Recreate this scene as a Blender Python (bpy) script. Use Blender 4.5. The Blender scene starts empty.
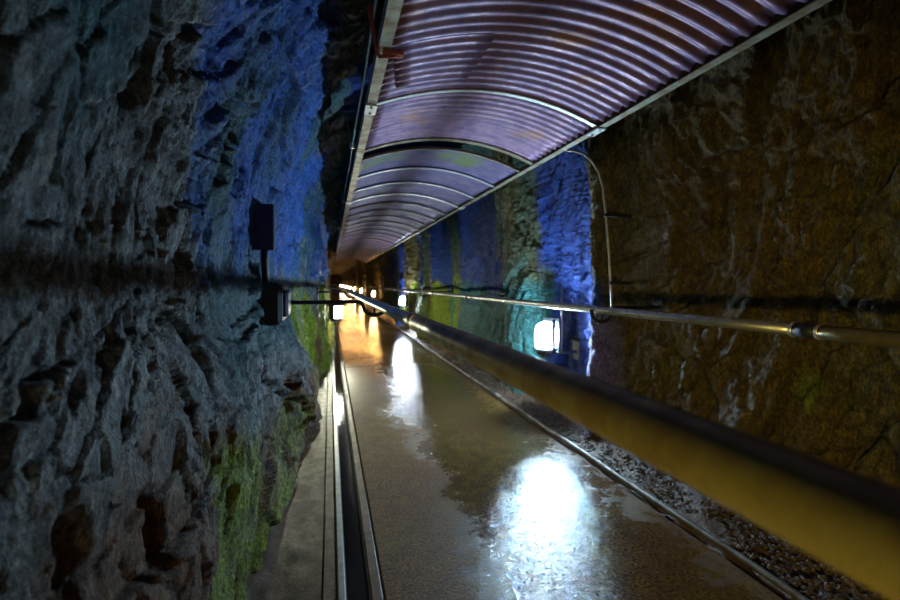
import bpy, math, random
import numpy as np

random.seed(7)
scene = bpy.context.scene
COL = scene.collection

# ------------------------------------------------------------------ camera
F = 450.0                       # focal length in pixels of a 900 x 600 frame
HC = 1.25                       # eye height
TH = math.atan2(120.0, F)       # the camera looks to the right of the tunnel axis
CT, ST = math.cos(TH), math.sin(TH)
cam_data = bpy.data.cameras.new('camera')
cam = bpy.data.objects.new('camera', cam_data)
COL.objects.link(cam)
cam.location = (0, 0, HC)
cam.rotation_euler = (math.pi / 2, 0, -TH)
cam_data.sensor_width = 36.0
cam_data.lens = 36.0 * F / 900.0
cam_data.shift_y = -17.0 / 900.0
cam_data.clip_start = 0.02
cam_data.clip_end = 300
cam_data.dof.use_dof = True
cam_data.dof.focus_distance = 1.5
cam_data.dof.aperture_fstop = 3.2
scene.camera = cam

# ------------------------------------------------------------------ world, exposure
world = bpy.data.worlds.new('world')
scene.world = world
world.use_nodes = True
world.node_tree.nodes['Background'].inputs['Color'].default_value = (0.35, 0.5, 0.8, 1)
world.node_tree.nodes['Background'].inputs['Strength'].default_value = 0.004
vs = scene.view_settings
vs.view_transform = 'Standard'
vs.look = 'None'
vs.gamma = 1.0
vs.use_curve_mapping = False
vs.exposure = 0.0
scene.cycles.use_denoising = True
scene.cycles.max_bounces = 8
scene.cycles.sample_clamp_indirect = 4.0

# lamp radiances (their light sits in the lamp builder)
LAMP_COOL = (0.50, 0.78, 1.0, 3200.0)
LAMP_WHITE = (0.80, 0.92, 1.0, 2000.0)
LAMP_AMBER = (1.0, 0.43, 0.06, 1000.0)
LAMP_WARM_NEAR = (1.0, 0.80, 0.15, 1500.0)
LAMP_WARM = (0.95, 0.95, 0.70, 1800.0)
GLOW = 18.0                      # radiance of the lit glass jar around each bulb


def from_px(px, py, X=None, Z=None):
    """World point on the ray through a pixel that meets the vertical plane x=X or the level plane z=Z."""
    u, w = (px - 450.0) / F, (283.0 - py) / F
    dx, dy, dz = CT * u + ST, -ST * u + CT, w
    t = X / dx if X is not None else (Z - HC) / dz
    return (dx * t, dy * t, HC + dz * t)


# ------------------------------------------------------------------ noise in numpy
def _hash(ix, iy, iz, s):
    h = (ix * 374761393 + iy * 668265263 + iz * 2147483647 + s * 1274126177) & 0xFFFFFFFF
    h = ((h ^ (h >> 13)) * 1274126177) & 0xFFFFFFFF
    h = ((h ^ (h >> 15)) * 2246822519) & 0xFFFFFFFF
    return ((h ^ (h >> 16)) & 0xFFFFFF) / float(0xFFFFFF)


def vnoise(x, y, z, s=0):
    ix, iy, iz = np.floor(x).astype(np.int64), np.floor(y).astype(np.int64), np.floor(z).astype(np.int64)
    fx, fy, fz = x - ix, y - iy, z - iz
    fx, fy, fz = [f * f * f * (f * (f * 6 - 15) + 10) for f in (fx, fy, fz)]
    r = 0
    for a in (0, 1):
        for b in (0, 1):
            for c in (0, 1):
                w = (fx if a else 1 - fx) * (fy if b else 1 - fy) * (fz if c else 1 - fz)
                r = r + w * _hash(ix + a, iy + b, iz + c, s)
    return r * 2 - 1


def fbm(x, y, z, octv=4, s=0, gain=0.5, ridged=False):
    a, t, n = 1.0, 0, 0
    for o in range(octv):
        v = vnoise(x * 2 ** o, y * 2 ** o, z * 2 ** o, s + o * 17)
        if ridged:
            v = 1 - 2 * np.abs(v)
        t = t + a * v
        n += a
        a *= gain
    return t / n


def facets(x, y, s=0, tilt=1.0):
    """Cellular relief: every cell is a tilted flat face of its own height. Returns height and edge distance."""
    ix, iy = np.floor(x).astype(np.int64), np.floor(y).astype(np.int64)
    best = np.full(x.shape, 1e9)
    second = np.full(x.shape, 1e9)
    h = np.zeros(x.shape)
    z0 = np.zeros_like(ix)
    for a in (-1, 0, 1):
        for b in (-1, 0, 1):
            cx, cy = ix + a, iy + b
            px = cx + 0.1 + 0.8 * _hash(cx, cy, z0, s)
            py = cy + 0.1 + 0.8 * _hash(cx, cy, z0, s + 1)
            dx, dy = x - px, y - py
            dd = dx * dx + dy * dy
            hh = (_hash(cx, cy, z0, s + 2) * 2 - 1) + tilt * (
                dx * (_hash(cx, cy, z0, s + 3) * 2 - 1) + dy * (_hash(cx, cy, z0, s + 4) * 2 - 1)) * 1.6
            m = dd < best
            second = np.where(m, best, np.minimum(second, dd))
            h = np.where(m, hh, h)
            best = np.where(m, dd, best)
    return h, np.sqrt(second) - np.sqrt(best)


def sstep(a, b, x):
    t = np.clip((x - a) / (b - a), 0, 1)
    return t * t * (3 - 2 * t)


# ------------------------------------------------------------------ mesh helpers
class MB:
    def __init__(self):
        self.v, self.f, self.sm = [], [], []

    def add(self, vs_, fs_, smooth=False):
        o = len(self.v)
        self.v += [tuple(p) for p in vs_]
        self.f += [tuple(i + o for i in f) for f in fs_]
        self.sm += [smooth] * len(fs_)
        return self

    def box(self, x0, x1, y0, y1, z0, z1):
        return self.add([(x0, y0, z0), (x1, y0, z0), (x1, y1, z0), (x0, y1, z0),
                         (x0, y0, z1), (x1, y0, z1), (x1, y1, z1), (x0, y1, z1)],
                        [(3, 2, 1, 0), (4, 5, 6, 7), (0, 1, 5, 4), (1, 2, 6, 5), (2, 3, 7, 6), (3, 0, 4, 7)])

    def bevel_box(self, x0, x1, y0, y1, z0, z1, b):
        """Box whose vertical and horizontal edges are chamfered."""
        X, Y, Z = (x0, x1), (y0, y1), (z0, z1)
        vv = {}
        vs_, fs_ = [], []
        for i in (0, 1):
            for j in (0, 1):
                for k in (0, 1):
                    sx, sy, sz = (1, -1)[i], (1, -1)[j], (1, -1)[k]
                    for ax in range(3):
                        vv[(i, j, k, ax)] = len(vs_)
                        vs_.append((X[i] + (0 if ax == 0 else sx * b), Y[j] + (0 if ax == 1 else sy * b),
                                    Z[k] + (0 if ax == 2 else sz * b)))
        for i in (0, 1):
            fs_.append([vv[(i, 0, 0, 0)], vv[(i, 1, 0, 0)], vv[(i, 1, 1, 0)], vv[(i, 0, 1, 0)]])
            fs_.append([vv[(0, i, 0, 1)], vv[(1, i, 0, 1)], vv[(1, i, 1, 1)], vv[(0, i, 1, 1)]])
            fs_.append([vv[(0, 0, i, 2)], vv[(1, 0, i, 2)], vv[(1, 1, i, 2)], vv[(0, 1, i, 2)]])
            for j in (0, 1):
                fs_.append([vv[(i, j, 0, 0)], vv[(i, j, 0, 1)], vv[(i, j, 1, 1)], vv[(i, j, 1, 0)]])
                fs_.append([vv[(i, 0, j, 0)], vv[(i, 0, j, 2)], vv[(i, 1, j, 2)], vv[(i, 1, j, 0)]])
                fs_.append([vv[(0, i, j, 1)], vv[(0, i, j, 2)], vv[(1, i, j, 2)], vv[(1, i, j, 1)]])
                for k in (0, 1):
                    fs_.append([vv[(i, j, k, a)] for a in range(3)])
        return self.add(vs_, fs_)

    def tube(self, pts, r, n=14, caps=True):
        pts = [np.array(p, float) for p in pts]
        rr = r if isinstance(r, (list, tuple)) else [r] * len(pts)
        up = np.array((0, 0, 1.0))
        d0 = pts[1] - pts[0]
        if abs(d0[2]) > 0.9 * np.linalg.norm(d0):
            up = np.array((0, 1.0, 0))
        vs_, fs_ = [], []
        prev = None
        for i, p in enumerate(pts):
            t = pts[min(i + 1, len(pts) - 1)] - pts[max(i - 1, 0)]
            t /= np.linalg.norm(t)
            a = np.cross(t, up) if prev is None else prev - t * prev.dot(t)
            a /= np.linalg.norm(a)
            prev = a
            b = np.cross(t, a)
            for k in range(n):
                q = 2 * math.pi * k / n
                vs_.append(p + rr[i] * (math.cos(q) * a + math.sin(q) * b))
        for i in range(len(pts) - 1):
            for k in range(n):
                k2 = (k + 1) % n
                fs_.append((i * n + k, i * n + k2, (i + 1) * n + k2, (i + 1) * n + k))
        self.add(vs_, fs_, True)
        if caps:
            o = len(self.v) - len(vs_)
            self.f.append(tuple(o + k for k in range(n))[::-1])
            self.f.append(tuple(o + (len(pts) - 1) * n + k for k in range(n)))
            self.sm += [False, False]
        return self

    def lathe(self, prof, c, n=24):
        """prof: (radius, z) from bottom to top around a vertical axis through c."""
        vs_, fs_ = [], []
        for r, z in prof:
            for k in range(n):
                q = 2 * math.pi * k / n
                vs_.append((c[0] + r * math.cos(q), c[1] + r * math.sin(q), c[2] + z))
        for i in range(len(prof) - 1):
            for k in range(n):
                k2 = (k + 1) % n
                fs_.append((i * n + k, i * n + k2, (i + 1) * n + k2, (i + 1) * n + k))
        self.add(vs_, fs_, True)
        o = len(self.v) - len(vs_)
        self.f.append(tuple(o + k for k in range(n))[::-1])
        self.f.append(tuple(o + (len(prof) - 1) * n + k for k in range(n)))
        self.sm += [False, False]
        return self

    def mesh(self, name, mat):
        me = bpy.data.meshes.new(name)
        me.from_pydata(self.v, [], self.f)
        me.polygons.foreach_set('use_smooth', self.sm)
        me.materials.append(mat)
        me.update()
        import bmesh
        bm = bmesh.new()
        bm.from_mesh(me)
        bmesh.ops.recalc_face_normals(bm, faces=bm.faces)
        bm.to_mesh(me)
        bm.free()
        return me

    def build(self, name, mat, parent=None):
        o = bpy.data.objects.new(name, self.mesh(name, mat))
        COL.objects.link(o)
        o.parent = parent
        return o


def link(name, me, parent=None, loc=(0, 0, 0)):
    o = bpy.data.objects.new(name, me)
    COL.objects.link(o)
    o.parent = parent
    o.location = loc
    return o


def tag(o, label=None, cat=None, group=None, kind=None):
    for k, v in (('label', label), ('category', cat), ('group', group), ('kind', kind)):
        if v:
            o[k] = v
    return o


def empty(name, loc=(0, 0, 0)):
    o = bpy.data.objects.new(name, None)
    COL.objects.link(o)
    o.location = loc
    o.empty_display_size = 0.1
    return o


def grid_mesh(name, P, mat, attrs=None, flip=False):
    nu, nv = P.shape[:2]
    me = bpy.data.meshes.new(name)
    me.vertices.add(nu * nv)
    me.vertices.foreach_set('co', P.reshape(-1).astype(np.float32))
    i = (np.arange(nu - 1)[:, None] * nv + np.arange(nv - 1)[None, :]).reshape(-1)
    q = np.stack([i, i + 1, i + nv + 1, i + nv], 1) if not flip else np.stack([i, i + nv, i + nv + 1, i + 1], 1)
    nf = len(q)
    me.loops.add(nf * 4)
    me.loops.foreach_set('vertex_index', q.reshape(-1).astype(np.int32))
    me.polygons.add(nf)
    me.polygons.foreach_set('loop_start', np.arange(0, nf * 4, 4, dtype=np.int32))
    me.polygons.foreach_set('use_smooth', np.ones(nf, dtype=bool))
    me.update(calc_edges=True)
    me.validate()
    for k, v in (attrs or {}).items():
        at = me.attributes.new(k, 'FLOAT', 'POINT')
        at.data.foreach_set('value', v.reshape(-1).astype(np.float32))
    me.materials.append(mat)
    return me


# ------------------------------------------------------------------ materials
class NT:
    def __init__(self, name):
        self.m = bpy.data.materials.new(name)
        self.m.use_nodes = True
        self.t = self.m.node_tree
        self.b = self.t.nodes['Principled BSDF']

    def n(self, typ, **kw):
        nd = self.t.nodes.new(typ)
        for k, v in kw.items():
            if k in nd.inputs:
                nd.inputs[k].default_value = v
            else:
                setattr(nd, k, v)
        return nd

    def l(self, a, b):
        self.t.links.new(a, b)

    def coords(self):
        return self.n('ShaderNodeTexCoord').outputs['Object']

    def noise(self, scale, detail=5, rough=0.6, vec=None, stretch=None):
        c = vec or self.coords()
        if stretch:
            mp = self.n('ShaderNodeMapping')
            mp.inputs['Scale'].default_value = stretch
            self.l(c, mp.inputs['Vector'])
            c = mp.outputs[0]
        nd = self.n('ShaderNodeTexNoise', Scale=scale, Detail=detail, Roughness=rough)
        self.l(c, nd.inputs['Vector'])
        return nd.outputs['Fac']

    def ramp(self, fac, stops, interp='LINEAR'):
        r = self.n('ShaderNodeValToRGB')
        cr = r.color_ramp
        cr.interpolation = interp
        while len(cr.elements) < len(stops):
            cr.elements.new(0.5)
        for e, (p, c) in zip(cr.elements, stops):
            e.position = p
            e.color = (c, c, c, 1) if not isinstance(c, tuple) else (*c, 1)
        self.l(fac, r.inputs['Fac'])
        return r.outputs['Color']

    def mix(self, fac, a, b, mode='MIX'):
        m = self.n('ShaderNodeMix', data_type='RGBA', blend_type=mode)
        for s, v in ((m.inputs[0], fac), (m.inputs[6], a), (m.inputs[7], b)):
            if isinstance(v, (int, float)):
                s.default_value = v
            elif isinstance(v, tuple):
                s.default_value = (*v, 1)
            else:
                self.l(v, s)
        return m.outputs[2]

    def math(self, op, a, b=0.0):
        m = self.n('ShaderNodeMath', operation=op)
        for s, v in ((m.inputs[0], a), (m.inputs[1], b)):
            if isinstance(v, (int, float)):
                s.default_value = v
            else:
                self.l(v, s)
        return m.outputs[0]

    def attr(self, name):
        a = self.n('ShaderNodeAttribute')
        a.attribute_name = name
        return a.outputs['Fac']

    def bump(self, h, strength=0.4, dist=0.02, prev=None):
        b = self.n('ShaderNodeBump', Strength=strength, Distance=dist)
        self.l(h, b.inputs['Height'])
        if prev:
            self.l(prev, b.inputs['Normal'])
        return b.outputs[0]

    def out(self, col=None, rough=None, normal=None, metal=None, spec=None):
        for k, v in (('Base Color', col), ('Roughness', rough), ('Normal', normal), ('Metallic', metal),
                     ('Specular IOR Level', spec)):
            if v is None:
                continue
            if isinstance(v, tuple):
                self.b.inputs[k].default_value = (*v, 1)
            elif isinstance(v, (int, float)):
                self.b.inputs[k].default_value = v
            else:
                self.l(v, self.b.inputs[k])
        return self.m


def rock_material(name, dark, light, stain_glow_col):
    t = NT(name)
    n1 = t.noise(3.0, 8, 0.65)
    n2 = t.noise(26.0, 7, 0.72, stretch=(1, 1, .5))
    n3 = t.noise(100.0, 5, 0.75, stretch=(1, 1, .45))
    base = t.mix(t.ramp(n1, [(0.3, 0.0), (0.7, 1.0)]), dark, light)
    base = t.mix(t.ramp(n2, [(0.42, 0.0), (0.66, 0.9)]), base, tuple(min(1, c * 2.6) for c in light))

    def edge(a, k=0.55):
        s = t.math('ADD', a, t.math('MULTIPLY', t.math('SUBTRACT', n2, 0.5), k))
        return t.ramp(s, [(0.25, 0.0), (0.75, 1.0)])
    for att, c1, c2 in stain_glow_col:
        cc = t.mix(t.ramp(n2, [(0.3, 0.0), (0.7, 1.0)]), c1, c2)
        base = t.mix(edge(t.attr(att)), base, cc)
    n4 = t.noise(210.0, 3, 0.7)
    dk = t.mix(1.0, t.ramp(n3, [(0.36, 0.18), (0.60, 1.0)]), t.ramp(n4, [(0.35, 0.45), (0.62, 1.25)]), 'MULTIPLY')
    base = t.mix(1.0, base, dk, 'MULTIPLY')
    crack = t.math('SUBTRACT', 1.0, t.math('MULTIPLY', t.attr('crack'), 0.5))
    base = t.mix(1.0, base, crack, 'MULTIPLY')
    nb = t.bump(n2, 1.0, 0.03)
    nb = t.bump(n3, 1.0, 0.010, nb)
    rough = t.ramp(n1, [(0.35, 0.42), (0.65, 0.8)])
    return t.out(base, rough, nb, spec=0.4)


M = {}
M['rock_left'] = rock_material('grey_rock', (0.05, 0.055, 0.06), (0.22, 0.245, 0.25),
                               [('brown', (0.14, 0.055, 0.018), (0.42, 0.20, 0.08)),
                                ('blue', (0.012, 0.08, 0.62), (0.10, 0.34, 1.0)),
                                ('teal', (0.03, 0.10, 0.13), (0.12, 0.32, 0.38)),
                                ('green', (0.16, 0.22, 0.008), (0.58, 0.70, 0.02))])
M['rock_right'] = rock_material('ochre_rock', (0.025, 0.02, 0.007), (0.14, 0.11, 0.025),
                                [('brown', (0.06, 0.035, 0.006), (0.34, 0.22, 0.03)),
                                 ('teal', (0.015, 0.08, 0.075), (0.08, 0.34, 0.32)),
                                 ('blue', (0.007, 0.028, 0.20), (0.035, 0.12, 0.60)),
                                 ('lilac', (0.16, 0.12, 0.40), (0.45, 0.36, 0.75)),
                                 ('green', (0.10, 0.17, 0.01), (0.38, 0.52, 0.03))])


def steel(name, col, col2, rough=0.35, metal=0.8, scale=14.0, bump=0.1):
    t = NT(name)
    n = t.noise(scale, 6, 0.65)
    n2 = t.noise(120.0, 3, 0.6)
    c = t.mix(t.ramp(n, [(0.42, 0.0), (0.62, 1.0)]), col, col2)
    r = t.ramp(n, [(0.3, max(0.05, rough - 0.12)), (0.7, min(1, rough + 0.2))])
    return t.out(c, r, t.bump(n2, bump, 0.003), metal)


M['pipe'] = steel('rail_pipe_steel', (0.18, 0.14, 0.05), (0.12, 0.085, 0.028), 0.36, 0.6, 20)
M['pipe_grey'] = steel('rail_pipe_galvanised', (0.50, 0.50, 0.48), (0.36, 0.34, 0.30), 0.32, 0.85, 20)
M['ring'] = steel('coupling_steel', (0.75, 0.70, 0.68), (0.55, 0.45, 0.38), 0.28, 0.8)
M['black_iron'] = steel('black_iron', (0.012, 0.014, 0.026), (0.02, 0.02, 0.024), 0.6, 0.2)
M['blue_box'] = steel('dark_blue_enamel', (0.006, 0.009, 0.05), (0.01, 0.015, 0.07), 0.55, 0.0)
M['galv'] = steel('galvanised_angle', (0.36, 0.34, 0.25), (0.22, 0.14, 0.08), 0.55, 0.4, 9)
M['strap'] = steel('bright_strap', (0.75, 0.76, 0.74), (0.6, 0.6, 0.56), 0.4, 0.5, 9)
M['red_rust'] = steel('red_rust', (0.35, 0.07, 0.05), (0.20, 0.06, 0.03), 0.7, 0.2)
M['conduit'] = steel('conduit_steel', (0.50, 0.46, 0.40), (0.40, 0.34, 0.28), 0.4, 0.7)
M['edge_pipe'] = steel('dull_edge_pipe', (0.22, 0.21, 0.20), (0.10, 0.07, 0.05), 0.45, 0.6, 7)
M['wire'] = steel('teal_cable', (0.05, 0.22, 0.24), (0.08, 0.25, 0.30), 0.45, 0.1)
M['housing'] = steel('lamp_housing', (0.10, 0.11, 0.12), (0.06, 0.06, 0.07), 0.5, 0.4)

# corrugated sheet: galvanised, weathered mauve with rust and a little algae
t = NT('weathered_corrugated_sheet')
n1, n2, n3 = t.noise(2.2, 6, 0.6), t.noise(9, 6, 0.65), t.noise(60, 4, 0.6)
c = t.mix(t.ramp(n2, [(0.35, 0.0), (0.65, 1.0)]), (0.31, 0.17, 0.25), (0.16, 0.095, 0.20))
c = t.mix(t.ramp(n1, [(0.55, 0.0), (0.68, 0.85)]), c, (0.34, 0.14, 0.05))
c = t.mix(t.ramp(n3, [(0.62, 0.0), (0.72, 0.7)]), c, (0.10, 0.05, 0.03))
M['sheet'] = t.out(c, t.ramp(n2, [(0.3, 0.35), (0.7, 0.6)]), t.bump(n3, 0.15, 0.003), 0.35)
t = NT('newer_corrugated_sheet')
n1, n2 = t.noise(1.1, 5, 0.6), t.noise(7, 6, 0.6)
c = t.mix(t.ramp(n2, [(0.35, 0.0), (0.65, 1.0)]), (0.28, 0.22, 0.36), (0.15, 0.13, 0.28))
c = t.mix(t.ramp(n1, [(0.6, 0.0), (0.70, 0.8)]), c, (0.22, 0.30, 0.06))
M['sheet_grey'] = t.out(c, 0.45, t.bump(n2, 0.1, 0.003), 0.35)

# wet concrete walkway
t = NT('wet_concrete')
co = t.coords()
n1, n2, n3 = t.noise(1.3, 6, 0.6), t.noise(10, 7, 0.65), t.noise(70, 5, 0.7)
sx = t.n('ShaderNodeSeparateXYZ')
t.l(co, sx.inputs[0])
c = t.mix(t.ramp(n1, [(0.35, 0.0), (0.65, 1.0)]), (0.16, 0.065, 0.022), (0.18, 0.11, 0.014))
c = t.mix(t.ramp(n2, [(0.40, 0.0), (0.70, 0.8)]), c, (0.07, 0.026, 0.010))
c = t.mix(t.ramp(n3, [(0.40, 0.8), (0.52, 0.0)]), c, (0.02, 0.012, 0.007))
c = t.mix(t.ramp(n3, [(0.56, 0.0), (0.68, 0.8)]), c, (0.30, 0.16, 0.08))
# film of water: everywhere but on the slightly raised edge along the drain and the right border
edge = t.math('ADD', sx.outputs[0], t.math('ADD', t.math('MULTIPLY', t.math('SUBTRACT', n1, 0.5), 1.0), t.math('MULTIPLY', t.math('SUBTRACT', n2, 0.5), 0.7)))
wet = t.math('MULTIPLY', t.ramp(edge, [(0.50, 0.0), (0.80, 1.0)]), t.ramp(t.math('SUBTRACT', 2.2, edge), [(0.48, 0.0), (0.70, 1.0)]))
far = t.ramp(t.math('DIVIDE', sx.outputs[1], 12.0), [(0.35, 0.0), (0.75, 0.9)])
wet = t.math('MAXIMUM', wet, far)
c = t.mix(t.math('MULTIPLY', wet, 0.45), c, (0.03, 0.022, 0.010))
rough = t.mix(wet, (0.62, 0.62, 0.62), t.ramp(n2, [(0.45, 0.03), (0.72, 0.12)]))
hb = t.bump(n3, 0.45, 0.006)
hb = t.bump(n2, 0.10, 0.012, hb)
M['floor'] = t.out(c, rough, hb, spec=t.math('ADD', 0.25, t.math('MULTIPLY', wet, 0.35)))

t = NT('damp_ledge_concrete')
n1, n2, n3 = t.noise(2.0, 6, 0.6), t.noise(14, 7, 0.65), t.noise(80, 5, 0.7)
c = t.mix(t.ramp(n1, [(0.35, 0.0), (0.65, 1.0)]), (0.085, 0.034, 0.014), (0.10, 0.05, 0.012))
c = t.mix(t.ramp(n2, [(0.40, 0.0), (0.70, 0.8)]), c, (0.04, 0.026, 0.018))
c = t.mix(t.ramp(n3, [(0.42, 0.8), (0.55, 0.0)]), c, (0.02, 0.012, 0.008))
M['ledge'] = t.out(c, t.ramp(n2, [(0.35, 0.35), (0.7, 0.65)]), t.bump(n3, 0.4, 0.006))

t = NT('pale_channel_edge')
n2 = t.noise(16, 7, 0.65)
c = t.mix(t.ramp(n2, [(0.35, 0.0), (0.7, 1.0)]), (0.42, 0.42, 0.40), (0.22, 0.20, 0.18))
M['edge'] = t.out(c, 0.35, t.bump(n2, 0.2, 0.004))

t = NT('black_channel_lining')
n2 = t.noise(12, 7, 0.65)
M['lining'] = t.out(t.mix(n2, (0.010, 0.012, 0.012), (0.03, 0.03, 0.025)), 0.6)

t = NT('drain_water')
n2, n3 = t.noise(9, 4, 0.6), t.noise(55, 4, 0.6)
M['water'] = t.out((0.004, 0.008, 0.008), 0.05, t.bump(n3, 0.12, 0.004, t.bump(n2, 0.15, 0.01)), spec=0.35)

t = NT('dirt')
n1, n2 = t.noise(6, 8, 0.7), t.noise(45, 6, 0.7)
c = t.mix(t.ramp(n1, [(0.35, 0.0), (0.65, 1.0)]), (0.05, 0.026, 0.014), (0.14, 0.075, 0.04))
M['dirt'] = t.out(c, t.ramp(n1, [(0.3, 0.3), (0.7, 0.8)]), t.bump(n2, 0.9, 0.012))
t = NT('rubble_stone')
n1, n2 = t.noise(8, 8, 0.7), t.noise(50, 6, 0.7)
c = t.mix(t.ramp(n1, [(0.35, 0.0), (0.65, 1.0)]), (0.06, 0.035, 0.025), (0.18, 0.11, 0.07))
c = t.mix(1.0, c, (0.6, 0.6, 0.6), 'MULTIPLY')
M['stone'] = t.out(c, t.ramp(n1, [(0.3, 0.25), (0.7, 0.7)]), t.bump(n2, 0.7, 0.008))


def lamp_glass(name, spec):
    # a lit bulb, and the clear jar around it that glows a little
    t = NT(name.replace('glass', 'bulb'))
    t.out((0.9, 0.9, 0.9), 0.3)
    t.b.inputs['Emission Color'].default_value = (*spec[:3], 1)
    t.b.inputs['Emission Strength'].default_value = spec[3]
    g = NT(name)
    em = g.n('ShaderNodeEmission', Strength=GLOW)
    em.inputs['Color'].default_value = (*[0.5 + 0.5 * c for c in spec[:3]], 1)
    tr = g.n('ShaderNodeBsdfTransparent')
    ad = g.n('ShaderNodeAddShader')
    g.l(em.outputs[0], ad.inputs[0])
    g.l(tr.outputs[0], ad.inputs[1])
    g.t.nodes.remove(g.b)
    g.l(ad.outputs[0], g.t.nodes['Material Output'].inputs['Surface'])
    return g.m, t.m


M['glass_cool'] = lamp_glass('cool_lamp_glass', LAMP_COOL)
M['glass_white'] = lamp_glass('white_lamp_glass', LAMP_WHITE)
M['glass_amber'] = lamp_glass('amber_lamp_glass', LAMP_AMBER)
M['glass_near'] = lamp_glass('warm_near_lamp_glass', LAMP_WARM_NEAR)
M['glass_warm'] = lamp_glass('warm_lamp_glass', LAMP_WARM)

# ------------------------------------------------------------------ the rock tunnel
YEND = 95.0
cols = list(np.arange(-9.0, 0.4, 0.12))
y = 0.4
while y < YEND:
    cols.append(y)
    y += max(0.006, 0.0065 * y)
cols.append(YEND)
YC = np.array(cols)

PROF = np.array([(-.34, -.14), (-.335, .25), (-.35, .7), (-.41, 1.1), (-.42, 1.45), (-.34, 1.85), (-.17, 2.2),
                 (.02, 2.5), (.25, 2.75), (.6, 2.98), (1.05, 3.05), (1.5, 2.97), (1.88, 2.75), (2.06, 2.4),
                 (2.14, 1.9), (2.16, 1.2), (2.13, .5), (2.10, -.14)])


def profile(i0, i1, rows):
    """Smooth resample (Catmull-Rom) of PROF between control points i0 and i1: points, normals into the tunnel, arc."""
    dense = []
    for i in range(len(PROF) - 1):
        p0, p1, p2, p3 = PROF[max(i - 1, 0)], PROF[i], PROF[i + 1], PROF[min(i + 2, len(PROF) - 1)]
        for s in np.linspace(0, 1, 24, endpoint=False):
            dense.append(0.5 * ((2 * p1) + (-p0 + p2) * s + (2 * p0 - 5 * p1 + 4 * p2 - p3) * s * s
                                + (-p0 + 3 * p1 - 3 * p2 + p3) * s ** 3))
    dense.append(PROF[-1])
    D = np.array(dense)
    arc = np.concatenate([[0], np.cumsum(np.linalg.norm(np.diff(D, axis=0), axis=1))])
    s = np.linspace(arc[i0 * 24], arc[i1 * 24], rows)
    P = np.stack([np.interp(s, arc, D[:, 0]), np.interp(s, arc, D[:, 1])], 1)
    e = 0.02
    T = np.stack([np.interp(s + e, arc, D[:, 0]) - np.interp(s - e, arc, D[:, 0]),
                  np.interp(s + e, arc, D[:, 1]) - np.interp(s - e, arc, D[:, 1])], 1)
    T /= np.linalg.norm(T, axis=1)[:, None]
    N = np.stack([T[:, 1], -T[:, 0]], 1)
    return P, N, s


# hollows of the left wall: pixel, plane x, radius along the tunnel, radius in height, depth
PITS = []
for px, py, X, ry, rz, dep in ((150, 85, -.36, .045, .05, .07), (200, 70, -.30, .02, .05, .04),
                               (252, 140, -.27, .10, .09, .08), (266, 300, -.34, .20, .10, .12),
                               (178, 540, -.34, .06, .14, .07), (25, 405, -.42, .05, .05, .05),
                               (262, 395, -.36, .07, .06, .05), (130, 350, -.42, .09, .02, .04),
                               (215, 210, -.35, .05, .05, .04), (90, 550, -.36, .05, .09, .05)):
    p = from_px(px, py, X=X)
    PITS.append((p[1], p[2], ry, rz, dep))


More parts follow.
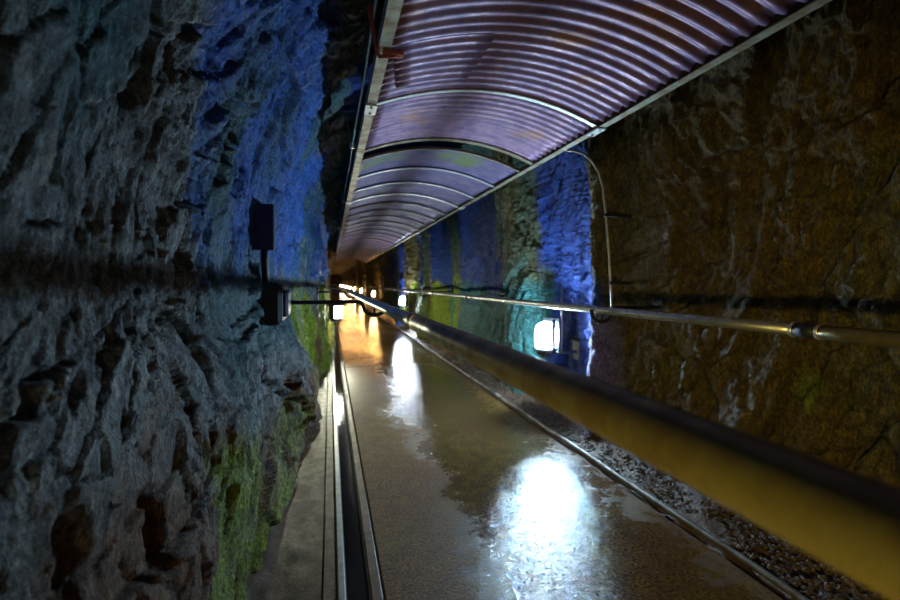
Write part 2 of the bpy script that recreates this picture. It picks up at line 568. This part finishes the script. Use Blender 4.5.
def rock(rows_i0, rows_i1, rows):
    P, N, s = profile(rows_i0, rows_i1, rows)
    Yg, Sg = np.meshgrid(YC, s, indexing='ij')
    X0 = np.broadcast_to(P[:, 0], Yg.shape).copy()
    Z0 = np.broadcast_to(P[:, 1], Yg.shape).copy()
    NX = np.broadcast_to(N[:, 0], Yg.shape)
    NZ = np.broadcast_to(N[:, 1], Yg.shape)
    left = sstep(0.9, 0.2, X0)
    right = sstep(1.2, 1.9, X0)
    # large course of the two walls along the tunnel
    offL = np.interp(Yg, [-9, .6, 1.7, 2.4, 2.9, 3.5, 4.6, 6.5, 8.5, 12, 20, 40, 95],
                     [0, -.02, 0, .05, .11, .10, .08, .20, .27, .24, .22, .26, .3])
    offL = offL * sstep(2.6, 1.5, Z0) * left - .15 * sstep(2.5, 3.6, Yg + .4 * vnoise(Yg * 2, Z0 * 2, Yg * 0, 8)) * sstep(1.7, 2.3, Z0) * left
    offR = np.interp(Yg, [-9, 1.0, 2.0, 2.9, 3.12, 3.45, 4.1, 4.5, 4.9, 5.6, 6.1, 6.8, 7.2, 8.4, 8.8, 9.8, 10.2, 12, 12.5, 14,
                          15, 17, 18, 20, 95],
                     [0, 0, 0, -.05, -.16, .08, .06, -.10, -.14, .02, .02, -.12, -.05, .05, -.15, -.12, .08, .06, -.15, -.1,
                      .08, .06, -.14, 0, 0])
    offR = offR * sstep(2.9, 2.2, Z0) * right
    X0 += offL + offR
    # relief
    near = sstep(14, 4, np.abs(Yg))
    w1 = vnoise(Yg * 1.3, Sg * 1.3, Yg * 0, 5) * 0.25
    w2 = vnoise(Yg * 1.3, Sg * 1.3, Yg * 0 + 9, 6) * 0.25
    ga, gb = math.cos(.30), -math.sin(.30)
    u = (Yg + w1) * ga + (Sg + w2) * gb
    v = -(Yg + w1) * gb + (Sg + w2) * ga
    h1, e1 = facets(u / 0.42, v / 0.75, 11, 1.0)
    h2, e2 = facets(u / 0.13 + 7, v / 0.26, 31, 1.1)
    h3, e3 = facets((u + .3 * v) / 0.045, v / 0.11 + 3, 51, 1.1)
    big = fbm(Yg * .8, X0 * .8, Z0 * .5, 3, 71)
    mid = fbm(Yg * 4, X0 * 4, Z0 * 3, 4, 91)
    fine = fbm(Yg * 26, X0 * 26, Z0 * 18, 3, 131, ridged=True)
    rg = fbm(u * 9, v * 4, X0 * 0, 4, 151, ridged=True)
    gr = fbm(u * 34, v * 13, X0 * 0, 4, 171, gain=.6, ridged=True)
    d = 0.05 * big + 0.022 * h1 + 0.015 * h2 + 0.008 * h3 + 0.016 * mid + 0.005 * fine + 0.012 * rg + 0.008 * gr
    d = d * (1 - .35 * sstep(1.6, .8, Yg) * left)
    farw = sstep(3, 10, Yg)
    d = d + farw * (0.15 * fbm(Yg * 1.6, X0 * .4, Z0 * .35, 4, 211) + .05 * fbm(Yg * 4.5, X0 * .4, Z0 * 1.0, 3, 221, ridged=True))
    # the crown is rougher
    crown = sstep(2.3, 2.8, Z0)
    d = d + crown * 0.06 * fbm(Yg * 2, X0 * 2, Z0 * 2, 3, 251)
    crack = sstep(0.05, 0.0, e1) * 0.8 + sstep(0.06, 0.0, e2) * 0.4
    d -= (0.015 * sstep(0.05, 0.0, e1) + 0.007 * sstep(0.06, 0.0, e2)) * (mid > -.1)
    for (py_, pz_, ry, rz, dep) in PITS:
        rr = np.sqrt(((Yg - py_) / ry) ** 2 + ((Z0 - pz_) / rz) ** 2) + 0.7 * mid + 0.25 * rg
        d = d - dep * sstep(1.15, 0.35, rr) * left
    # rocky toe that bulges over the ledge on the left
    toe = np.exp(-((Yg - 2.95) / .42) ** 2 - ((Z0 - .55) / .30) ** 2) * left
    d = d + 0.10 * toe * (0.7 + 0.8 * h2)
    # keep the rock out of the way of the rail and the canopy
    Xn, Zn = X0 + d * NX, Z0 + d * NZ
    G = np.stack([Xn, Yg, Zn], 2)
    # stains and growth of the rock; right wall teal also paints the near lamp's halo
    nz1 = fbm(Yg * 1.7, Zn * .9, X0 * 0, 4, 301)
    nz2 = fbm(Yg * 2.3, Zn * 1.1, X0 * 0 + 5, 4, 331)
    nz3 = fbm(Yg * 3.0, Zn * 1.8, X0 * 0 + 9, 4, 361)
    A = {}
    if rows_i1 <= 9:
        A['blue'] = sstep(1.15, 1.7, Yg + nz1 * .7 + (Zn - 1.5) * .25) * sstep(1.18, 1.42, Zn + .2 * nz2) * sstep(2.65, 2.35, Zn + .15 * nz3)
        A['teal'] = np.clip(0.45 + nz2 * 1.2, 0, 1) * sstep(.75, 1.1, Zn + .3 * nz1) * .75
        A['green'] = np.clip(np.exp(-((Yg - 2.0) / .65) ** 2) * sstep(1.0, .5, Zn + .25 * nz1) * (.5 + 1.3 * nz3) * 1.1
                             + sstep(2.9, 3.6, Yg) * sstep(1.45, .8, Zn + .3 * nz1) * (.8 + nz2), 0, 1)
        A['brown'] = np.clip(sstep(1.05, .45, Zn + .4 * nz2) * .95 + (nz3 > .3) * .3, 0, 1)
    else:
        def band(a, b, w=.4, k=.35):
            q = Yg + 2.2 * k * nz2 + 1.2 * k * nz3
            return sstep(a - w, a + w, q) * sstep(b + w, b - w, q)
        up = sstep(.95, 1.35, Zn + .35 * nz1)
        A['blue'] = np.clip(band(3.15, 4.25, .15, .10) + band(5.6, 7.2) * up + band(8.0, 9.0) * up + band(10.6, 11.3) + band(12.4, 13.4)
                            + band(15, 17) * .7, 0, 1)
        A['teal'] = np.clip(band(4.1, 8.4) * (1.15 - .6 * up) + band(9.2, 10, .2) * .7 + band(13.4, 15) * .6, 0, 1) * np.clip(.95 + .7 * nz1, 0, 1)  # teal band widened to put the near lamp's glow into the rock colour
        A['green'] = np.clip(sstep(6.0, 7.8, Yg + nz1) * sstep(1.5, 1.05, Zn + .5 * nz2) * (.55 + 1.6 * nz3)
                             + np.exp(-((Yg - 2.35) / .14) ** 2 - ((Zn - .72) / .10) ** 2) * (.7 + 1.8 * nz3)
                             + np.exp(-((Yg - 1.6) / .12) ** 2 - ((Zn - .75) / .14) ** 2) * .55, 0, 1)
        A['lilac'] = np.clip(np.exp(-((Yg - 3.15) / .28) ** 2) * sstep(1.15, .85, Zn) * (.8 + nz3)
                             + sstep(1.27, 1.20, Yg + .05 * nz3) * (.55 + nz2) * .8, 0, 1)
        A['brown'] = np.clip(.5 + nz1 * 1.6, 0, 1) * sstep(3.3, 2.9, Yg)
    A['crack'] = np.clip(crack, 0, 1) * near
    return G, A


G, A = rock(0, 8, 500)
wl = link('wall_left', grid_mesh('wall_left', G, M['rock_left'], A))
tag(wl, 'rough grey blue rock wall with green growth beside the drain', 'wall', kind='structure')
G2, A2 = rock(8, 12, 60)
A2 = {k: v for k, v in A2.items()}
cl = link('ceiling', grid_mesh('ceiling', G2, M['rock_right'], A2))
tag(cl, 'dark rock roof of the tunnel above the corrugated canopy', 'ceiling', kind='structure')
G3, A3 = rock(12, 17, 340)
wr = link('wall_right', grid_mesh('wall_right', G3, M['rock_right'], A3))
tag(wr, 'ochre brown rock wall turning blue and teal beyond the near lamp', 'wall', kind='structure')
# far and rear end of the driven tunnel
for nm, yy, lab in (('wall_far', YEND - .1, 'rock face closing the far end of the tunnel'),
                    ('wall_rear', -8.8, 'rock face behind the viewer closing the tunnel')):
    gx, gz = np.meshgrid(np.linspace(-.9, 2.7, 60), np.linspace(-.2, 3.5, 60), indexing='ij')
    gy = yy + .12 * fbm(gx * 2, gz * 2, gx * 0 + yy, 4, 401)
    A4 = {k: np.zeros(gx.shape) for k in ('blue', 'teal', 'green', 'lilac', 'brown', 'crack')}
    o = link(nm, grid_mesh(nm, np.stack([gx, gy, gz], 2), M['rock_right'], A4))
    tag(o, lab, 'wall', kind='structure')

# ------------------------------------------------------------------ floor
CH0, CH1 = 0.062, 0.158          # water channel
EDGE0 = 0.030                    # pale edge strip on its left
LIP1 = 0.205                     # lip on its right
WALK1 = 1.735
fl = MB().box(-1.0, 2.8, -9, YEND, -.5, -.29).build('floor', M['dirt'])
tag(fl, 'wet brown concrete walkway with a drain along the left', 'floor', kind='structure')
joints = [-9.0, .85] + [6.85 + 6 * k for k in range(15)]
joints[-1] = YEND
for a, b in zip(joints[:-1], joints[1:]):
    MB().bevel_box(LIP1 + .006, WALK1, a + .006, b - .006, -.28, 0.0, .006).build('slab', M['floor'], fl)
    MB().bevel_box(CH1, LIP1, a + .003, b - .003, -.28, 0.004, .006).build('drain_lip', M['ledge'], fl)
    MB().bevel_box(EDGE0, CH0, a + .003, b - .003, -.28, 0.006, .005).build('channel_edge', M['edge'], fl)
    MB().bevel_box(-.030, EDGE0 - .004, a + .004, b - .004, -.28, -.003, .005).build('ledge_strip', M['ledge'], fl)
# left ledge: uneven concrete with dirt against the rock
yl = np.concatenate([np.arange(-9, .6, .15), np.array(cols)[(YC > .6)][::3]])
gx, gy = np.meshgrid(np.linspace(-.75, -.034, 70), yl, indexing='ij')
gz = .006 * fbm(gx * 9, gy * 9, gx * 0, 4, 501) + sstep(-.16, -.42, gx) * (.05 + .05 * fbm(gx * 5, gy * 5, gx * 0, 4, 511)) * .9
ledge = link('ledge', grid_mesh('ledge', np.stack([gx, gy, gz - .004], 2), M['ledge'], flip=True), fl)
MB().box(CH0, CH1, -9, YEND, -.27, -.2).build('channel_bed', M['lining'], fl)
for xx in (CH0 + .0005, CH1 - .0045):
    MB().box(xx, xx + .004, -9, YEND, -.27, -.002).build('channel_side', M['lining'], fl)
wt = MB().box(CH0 + .006, CH1 - .006, -9, YEND - .2, -.19, -.045).build('water', M['water'], fl)
tag(wt, 'dark water standing in the narrow drain', kind='stuff')

# dirt strip between the walkway and the right wall
gx, gy = np.meshgrid(np.linspace(WALK1 + .004, 2.55, 60), yl, indexing='ij')
gz = .03 + .045 * fbm(gx * 7, gy * 7, gx * 0, 4, 521) + .10 * sstep(1.85, 2.15, gx) - .03 * sstep(1.80, 1.76, gx)
link('dirt_strip', grid_mesh('dirt_strip', np.stack([gx, gy, gz - .02], 2), M['dirt'], flip=True), fl)

# steel edge pipe along the right border of the walkway
pr = empty('edge_pipe', (1.775, 1.0, 0))
tag(pr, 'thin pale steel pipe lying along the right edge of the walkway', 'pipe')
ends = [.4, 4.6, 9.2, 15.2, 21.2, 33.2, 45.2, 60.2, 90.2]
for a, b in zip(ends[:-1], ends[1:]):
    n = 14
    MB().tube([(1.775 + .006 * math.sin(i * 1.7 + a) - 1.775, a + (b - a) * i / n - 1.0, .020 + .003 * math.sin(i * 2.3)) for i in range(n + 1)],
              .016, 12).build('pipe_section', M['edge_pipe'], pr)
    MB().tube([(0, b - .06 - 1.0, .020), (0, b + .06 - 1.0, .020)], .020, 12).build('sleeve', M['conduit'], pr)

# rubble on the dirt strip
rv = MB()
rs = random.Random(3)


def stone(mb, c, r, rs):
    vs_ = []
    for th, ph in [(0, 0)] + [(math.pi * .33, k * math.pi / 3) for k in range(6)] + [(math.pi * .66, k * math.pi / 3 + .5) for k in range(6)] + [(math.pi, 0)]:
        q = r * rs.uniform(.65, 1.15)
        vs_.append((c[0] + q * 1.2 * math.sin(th) * math.cos(ph), c[1] + q * 1.2 * math.sin(th) * math.sin(ph), c[2] + q * .75 * math.cos(th)))
    fs_ = []
    for k in range(6):
        k2 = (k + 1) % 6
        fs_ += [(0, 1 + k, 1 + k2), (1 + k, 7 + k, 1 + k2), (1 + k2, 7 + k, 7 + k2), (7 + k, 13, 7 + k2)]
    mb.add(vs_, fs_)


for k in range(3200):
    yy = .8 + 9 * rs.random() ** 1.6
    xx = rs.uniform(1.815, 2.08)
    stone(rv, (xx, yy, .012 + .10 * max(0, min(1, (xx - 1.85) / .3)) + rs.uniform(0, .015)), rs.uniform(.004, .014), rs)
ro = rv.build('rubble', M['stone'], fl)
tag(ro, 'brown rubble and grit between the walkway and the right wall', kind='stuff')
# loose stones on the left ledge
for i, (px, py, r, lab) in enumerate(((250, 520, .055, 'dark loose stone at the wall foot on the left ledge, larger one'),
                                      (232, 560, .040, 'small dark stone on the left ledge nearest the viewer'),
                                      (290, 487, .030, 'small pale stone on the left ledge farthest along'))):
    p = from_px(px, py, Z=.03)
    mb = MB()
    stone(mb, (0, 0, 0), r, rs)
    o = mb.build('loose_stone', M['stone'])
    o.location = (p[0], p[1], .02 + r * .35)
    tag(o, lab, 'stone', 'loose stones on the left ledge')

# ------------------------------------------------------------------ corrugated canopy
CX0, CX1, CZ, RISE = 0.24, 1.63, HC + 1.0, 0.145
PITCH = 0.0765


def arch_z(a):
    return CZ + RISE * (1 - a * a)


def sheet(y0, y1, amp, mat, a0=-1.0, a1=1.0, drop=0.0, slant=0.0, per=8, tilt=0.0):
    n = max(2, int(round((y1 - y0) / PITCH * per)))
    ys = np.linspace(y0, y1, n + 1)
    as_ = np.linspace(a0, a1, max(6, int(20 * (a1 - a0) / 2)))
    P = np.zeros((len(ys), len(as_), 3))
    for i, yy in enumerate(ys):
        cz = amp * math.sin(2 * math.pi * yy / PITCH)
        for j, a in enumerate(as_):
            aa = a + (slant * (yy - y0) * (1 - abs((a - a0) / (a1 - a0))) if slant else 0)
            P[i, j] = ((CX0 + CX1) / 2 + aa * (CX1 - CX0) / 2, yy, arch_z(aa) + cz - drop + tilt * (yy - y0))
    return grid_mesh('corrugated_sheet', P, mat)


canopy = empty('canopy', ((CX0 + CX1) / 2, 1.0, 0))
tag(canopy, 'arched canopy of weathered corrugated metal sheets over the walkway', 'canopy')


def cpart(name, me):
    o = link(name, me, canopy, (-(CX0 + CX1) / 2, -1.0, 0))
    return o


def csheet(*a, **k):
    o = cpart('corrugated_sheet', sheet(*a, **k))
    md = o.modifiers.new('thickness', 'SOLIDIFY')
    md.thickness = .0015
    md.offset = 1
    return o


# old deeper sheets overhead, lapped; one bay made of two pieces with an oblique torn lap
csheet(-.60, .06, .010, M['sheet'])
csheet(.0, .66, .010, M['sheet'], drop=.004)
csheet(.60, 1.26, .010, M['sheet'])
csheet(1.20, 1.86, .010, M['sheet'], drop=.004)
csheet(1.80, 2.56, .010, M['sheet'])
csheet(1.92, 2.40, .010, M['sheet'], a0=-.97, a1=-.30, drop=.007, slant=.25)
csheet(2.50, 3.02, .010, M['sheet'], drop=.004)
csheet(2.96, 3.47, .010, M['sheet'])
# newer shallow sheets beyond the open gap
ys0 = 3.69
me_far = None
for k in range(28):
    csheet(ys0 + .66 * k, ys0 + .66 * k + .69, .006, M['sheet_grey'], drop=.002, per=6, tilt=.022)
CEND = ys0 + .66 * 28


def rib(y0, w, mat, drop=.016, th=.006):
    mb = MB()
    n = 20
    vs_, fs_ = [], []
    for i in range(n + 1):
        a = -1 + 2 * i / n
        x, z = (CX0 + CX1) / 2 + a * (CX1 - CX0) / 2, arch_z(a) - drop
        for yy, zz in ((y0, z), (y0 + w, z), (y0 + w, z + th), (y0, z + th)):
            vs_.append((x, yy, zz))
    for i in range(n):
        for k in range(4):
            fs_.append((i * 4 + k, i * 4 + (k + 1) % 4, i * 4 + 4 + (k + 1) % 4, i * 4 + 4 + k))
    fs_ += [(0, 1, 2, 3), tuple(n * 4 + k for k in range(4))]
    mb.add(vs_, fs_)
    return cpart('arch_rib', mb.mesh('arch_rib', mat))


rib(2.50, .030, M['strap'])
rib(3.41, .055, M['galv'])
rib(3.69, .030, M['galv'])
for k in range(1, 28):
    rib(ys0 + .66 * k - .01, .035, M['strap'] if k < 4 else M['galv'])

# edge angles
seg = [-.6, 2.55, 5.6, 8.65, 11.7, 14.75, 17.8, CEND]
for s, X in ((-1, CX0), (1, CX1)):
    for a, b in zip(seg[:-1], seg[1:]):
        mb = MB()
        x0, x1 = (X - .045, X + .006) if s < 0 else (X - .006, X + .045)
        mb.box(x0, x1, a + .002, b - .002, CZ - .024, CZ - .018)
        xo = x0 if s < 0 else x1 - .006
        mb.box(xo, xo + .006, a + .002, b - .002, CZ - .018, CZ + .045)
        cpart('edge_angle', mb.mesh('edge_angle', M['galv']))
    for yy in seg[1:-1]:
        xm = X + s * .02
        mb = MB().bevel_box(xm - .032, xm + .032, yy - .07, yy + .07, CZ - .034, CZ - .0245, .002)
        for dy in (-.045, .045):
            mb.lathe([(.009, -.008), (.009, 0), (.006, .004)], (xm, yy + dy, CZ - .036), 8)
        cpart('joint_plate', mb.mesh('joint_plate', M['strap']))
    for yy in [.9, 3.3, 6.2, 9.2, 12.2, 15.2, 18.2, 21.5]:
        mb = MB().tube([(X + s * .012, yy, CZ - .01), (X + s * .012, yy, 3.15)], .007, 8)
        cpart('hanger_rod', mb.mesh('hanger_rod', M['black_iron']))
# red clamp on the left angle
yc = 1.90
mb = MB().tube([(.30, yc, CZ - .028), (.26, yc, CZ - .04), (.20, yc + .01, CZ - .045), (.185, yc, CZ + .0), (.165, yc - .03, CZ + .08), (.155, yc - .05, CZ + .13)], .010, 8)
mb.bevel_box(.215, .30, yc - .02, yc + .02, CZ - .040, CZ - .0245, .003)
cpart('clamp', mb.mesh('clamp', M['red_rust']))

# cable that runs above the left edge of the canopy
cab = empty('overhead_cable', (.185, 1.6, 2.41))
tag(cab, 'thin teal cable running along the roof left of the canopy', 'cable')
pts = []
for k in range(60):
    yy = .2 + 20 * (k / 59) ** 1.5
    pts.append((.0 + .004 * math.sin(yy * 3), yy - 1.6, .012 * math.cos(yy * 2.4)))
MB().tube(pts, .008, 8).build('cable', M['wire'], cab)
for yy in (1.62, 3.9, 6.6, 9.8):
    MB().tube([(0, yy - 1.6, -.02), (-.02, yy - 1.6, .05), (-.05, yy - 1.6, .26)], .006, 8).build('cable_hanger', M['galv'], cab)
    MB().bevel_box(-.022, .022, yy - 1.6 - .02, yy - 1.6 + .02, -.02, .022, .006).build('clip', M['strap'], cab)

# ------------------------------------------------------------------ handrails
RLX, RLZ, RLR = 0.28, 1.117, 0.027
RRX, RRZ, RRR = 1.69, 1.075, 0.026


def handrail(name, X, Z, R, ends, label, mats, side, brk, wall_x):
    root = empty(name, (X, 1.0, 0))
    tag(root, label, 'handrail')
    for i, (a, b) in enumerate(zip(ends[:-1], ends[1:])):
        r = R if i == 0 else R * .92
        n = 8
        MB().tube([(0, a + (b - a) * k / n - 1.0, Z) for k in range(n + 1)], r, 28).build('pipe_section', mats[min(i, 1)], root)
    for i, b in enumerate(ends[1:-1]):
        cp = MB().tube([(0, b - .035 - 1.0, Z), (0, b + .05 - 1.0, Z)], R * 1.03, 24).build('coupling', M['black_iron'] if side > 0 else mats[0], root)
        if i == 0:
            MB().tube([(0, b + .046 - 1.0, Z), (0, b + .050 - 1.0, Z), (0, b + .058 - 1.0, Z), (0, b + .062 - 1.0, Z)],
                      [R * 1.04, R * 1.14, R * 1.14, R * 1.0], 24).build('collar', M['ring'], cp)
            MB().tube([(0, b - .047 - 1.0, Z), (0, b - .035 - 1.0, Z)], R * 1.10, 24).build('collar', M['ring'], cp)
    for k, yy in enumerate(brk):
        wx = wall_x(yy)
        d = (wx - X)
        s = 1 if d > 0 else -1
        zb = Z + .012
        g = R + .045
        # arm from the rock, dropping into a U that carries the pipe
        pth = [(d + s * .06, 0, zb), (d * .6, 0, zb), (s * (g + .04), 0, zb), (s * (g + .012), 0, zb - .008), (s * g, 0, zb - .03)]
        for q in range(0, 9):
            an = math.pi * q / 8
            pth.append((s * g * math.cos(an) * .98, 0, Z - .022 - (R + .026) * math.sin(an)))
        pth.append((-s * g * .98, 0, Z + .005))
        bk = MB().tube([(p[0], p[1] + yy - 1.0, p[2]) for p in pth], .013, 10).build('bracket', M['black_iron'], root)
        MB().tube([(0, yy - 1.0, Z - R * .6), (0, yy - 1.0, Z - R - .045)], .008, 8).build('saddle_pin', M['black_iron'], bk)
        x0, x1 = sorted((d - s * .012, d + s * .05))
        MB().bevel_box(x0, x1, yy - .05 - 1.0, yy + .05 - 1.0, zb - .07, zb + .06, .006).build('wall_plate', M['black_iron'], bk)
    return root


def wall_at(G_, yy, zz):
    """x of the rock surface near a given depth and height."""
    i = int(np.argmin(np.abs(YC - yy)))
    sl = G_[max(i - 2, 0):i + 3].reshape(-1, 3)
    j = np.argsort(np.abs(sl[:, 2] - zz))[:6]
    return float(sl[j, 0].mean())


handrail('handrail', RLX, RLZ, RLR, [-1.4, 1.52, 6.6, 12.7, 18.8, 30.9, 43, 60, 90],
         'thick near handrail pipe running from the lower right corner into the tunnel',
         (M['pipe'], M['pipe_grey']), -1, [-.9, 2.95, 6.3, 9.6, 12.9, 16.2], lambda yy: wall_at(G, yy, RLZ))
handrail('handrail', RRX, RRZ, RRR, [.1, 1.25, 7.4, 13.5, 19.6, 31, 43, 60, 90],
         'thin far handrail pipe held off the right rock wall',
         (M['pipe'], M['pipe_grey']), 1, [.3, 2.55, 5.3, 8.2, 11.2, 14.2, 17.2], lambda yy: wall_at(G3, yy, RRZ))

# ------------------------------------------------------------------ lamps


def lamp(X, Y, Z, wall_x, glass, label, group=None, detail=True, cord=True, wrap=(-.40, .40), hood=False, added_baffle=False):
    root = empty('wall_lamp', (X, Y, Z))
    tag(root, label, 'lamp', group)
    s = 1 if wall_x > X else -1
    g = .098
    prof = [(g * .86, -.115), (g, -.10), (g, .02), (g * .97, .05), (g * .84, .085), (g * .55, .112), (g * .2, .122)]
    MB().lathe(prof, (0, 0, 0), 20 if detail else 10).build('glass', glass[0], root)
    MB().lathe([(.012, -.05), (.024, -.035), (.030, 0), (.024, .03), (.010, .045)], (0, 0, 0), 10).build('bulb', glass[1], root)
    # base with a bracket arm to the rock, and an added curved shield that keeps light off the wall
    MB().lathe([(.05, -.185), (.075, -.175), (.09, -.15), (.09, -.122), (.07, -.117)], (0, 0, 0), 20 if detail else 10).build('base', M['housing'], root)
    for w0, w1, nm in ((wrap[0], wrap[1], 'added_shield'),) + (((-.485, -.405, 'added_baffle'),) if added_baffle else ()):  # added pieces that only block the bulb's light toward the rock
        rp, rf = [], []
        n = 10
        for i in range(n + 1):
            an = math.pi * (w0 + (w1 - w0) * i / n)
            an = an if s > 0 else -an
            for zz in (-.15, .15):
                for q in (.118, .122):
                    rp.append((s * q * math.cos(an), q * math.sin(an), zz))
        for i in range(n):
            o, p = i * 4, i * 4 + 4
            rf += [(o, o + 2, p + 2, p), (o + 1, p + 1, p + 3, o + 3), (o, p, p + 1, o + 1), (o + 2, o + 3, p + 3, p + 2)]
        MB().add(rp, rf, True).build(nm, M['housing'], root)
    if hood:
        MB().lathe([(.175, .085), (.178, .090), (.12, .135), (.05, .16), (.045, .16), (.115, .130)], (0, 0, 0), 20).build('hood', M['housing'], root)
    d = wall_x - X
    MB().tube([(0, 0, -.165), (d * .5, 0, -.165), (d + s * .05, 0, -.165)], .014, 10).build('arm', M['housing'], root)
    x0, x1 = sorted((d - s * .02, d + s * .06))
    MB().bevel_box(x0, x1, -.06, .06, -.24, -.06, .006).build('wall_plate', M['housing'], root)
    if detail and cord:
        MB().tube([(s * .14, -.03, -.16), (s * .145, -.03, 0), (s * .145, -.03, .42)], .009, 8).build('cord', M['conduit'], root)
    return root


LX, LZ = 1.90, 0.775
names = ['bright cool white lamp low on the right wall, nearest the viewer',
         'white lamp low on the right wall, second from the viewer',
         'amber lamp on the right wall, third from the viewer',
         'amber lamp on the right wall, fourth from the viewer',
         'amber lamp on the right wall, fifth from the viewer']
for k in range(11):
    yy = 3.74 + 8.3 * k
    gl = M['glass_cool'] if k == 0 else M['glass_white'] if k == 1 else M['glass_amber']
    lab = names[k] if k < 5 else 'tiny amber lamp in the far row that merges at the vanishing point'
    lamp(LX, yy, LZ, wall_at(G3, yy, LZ), gl, lab, 'lamps along the right wall' if k < 5 else 'distant amber lamps merging', k < 3,
         wrap=(-.22, .40) if k == 0 else (-.40, .40), added_baffle=(k == 0))
lamp(.105, 7.9, LZ, wall_at(G, 7.9, LZ), M['glass_warm'], 'warm white lamp hanging over the drain on the left wall', 'lamps along the left wall', True, False, hood=True)
lamp(-.20, -.55, LZ, wall_at(G, -.55, LZ), M['glass_near'], 'warm lamp on the left wall just behind the viewer, out of the picture', 'lamps along the left wall', True, False, (-.56, .56), True)

# ------------------------------------------------------------------ conduit on the right wall
cd = empty('bent_conduit', (2.05, 2.95, 1.0))
tag(cd, 'slender pipe curving from the canopy edge down the right wall', 'pipe')
cpts = [from_px(px, py, X=X) for px, py, X in ((566, 150, 1.72), (575, 151, 1.76), (584, 154, 1.80), (592, 161, 1.84), (599, 172, 1.87), (603, 187, 1.89),
                                               (606, 215, 1.91), (609, 250, 1.93), (611, 283, 1.94), (612, 310, 1.945))]
MB().tube([(p[0] - 2.05, p[1] - 2.95, p[2] - 1.0) for p in cpts], .0095, 10).build('pipe', M['conduit'], cd)
for i in (6, 8):
    p = cpts[i]
    wx = wall_at(G3, p[1], p[2])
    MB().bevel_box(p[0] - .014 - 2.05, max(wx + .05, p[0] + .05) - 2.05, p[1] - .012 - 2.95, p[1] + .012 - 2.95, p[2] - .012 - 1.0, p[2] + .012 - 1.0, .003).build('clip', M['black_iron'], cd)
p = from_px(600, 310, X=1.69)
hk = MB().tube([(0, 0, .012), (-.004, 0, -.01), (.004, 0, -.028), (.016, 0, -.034), (.022, 0, -.05), (.020, 0, -.064)], .006, 8).build('rail_hook', M['strap'])
hk.location = (RRX, 2.62, RRZ - RRR - .004)
tag(hk, 'small bright wire hook hanging under the far handrail above the lamp', 'hook')

# ------------------------------------------------------------------ junction box on the left wall
bx_y, bx_z = 2.42, 1.525
bx_x = wall_at(G, bx_y, bx_z)
jb = empty('junction_box', (bx_x, bx_y, bx_z))
tag(jb, 'dark blue metal box fixed to the left rock wall above the rail bracket', 'box')
MB().bevel_box(-.06, .065, -.05, .05, -.108, .108, .008).build('body', M['blue_box'], jb)
MB().bevel_box(-.055, .072, -.062, -.050, -.113, .113, .004).build('lid', M['blue_box'], jb)
for z in (-.09, .09):
    MB().tube([(.05, -.066, z), (.05, -.060, z)], .007, 8).build('screw', M['black_iron'], jb)
MB().tube([(.02, 0, -.10), (.02, 0, -.16), (.022, .02, -.22), (.02, .05, -.255)], .018, 10).build('cable_stub', M['black_iron'], jb)
# dark block standing in for the shaded rock recess and the bracket base
gy_, gz_ = 2.62, 1.16
gx_ = -.30
gb = empty('recess_shade_block', (gx_, gy_, gz_))
tag(gb, 'black block standing in for the shaded rock recess and bracket base on the left wall', 'bracket')
MB().bevel_box(-.15, .06, -.15, .15, -.13, .09, .02).build('body', M['black_iron'], gb)
MB().bevel_box(-.10, .085, -.09, .10, -.09, .05, .012).build('cover', M['blue_box'], gb)
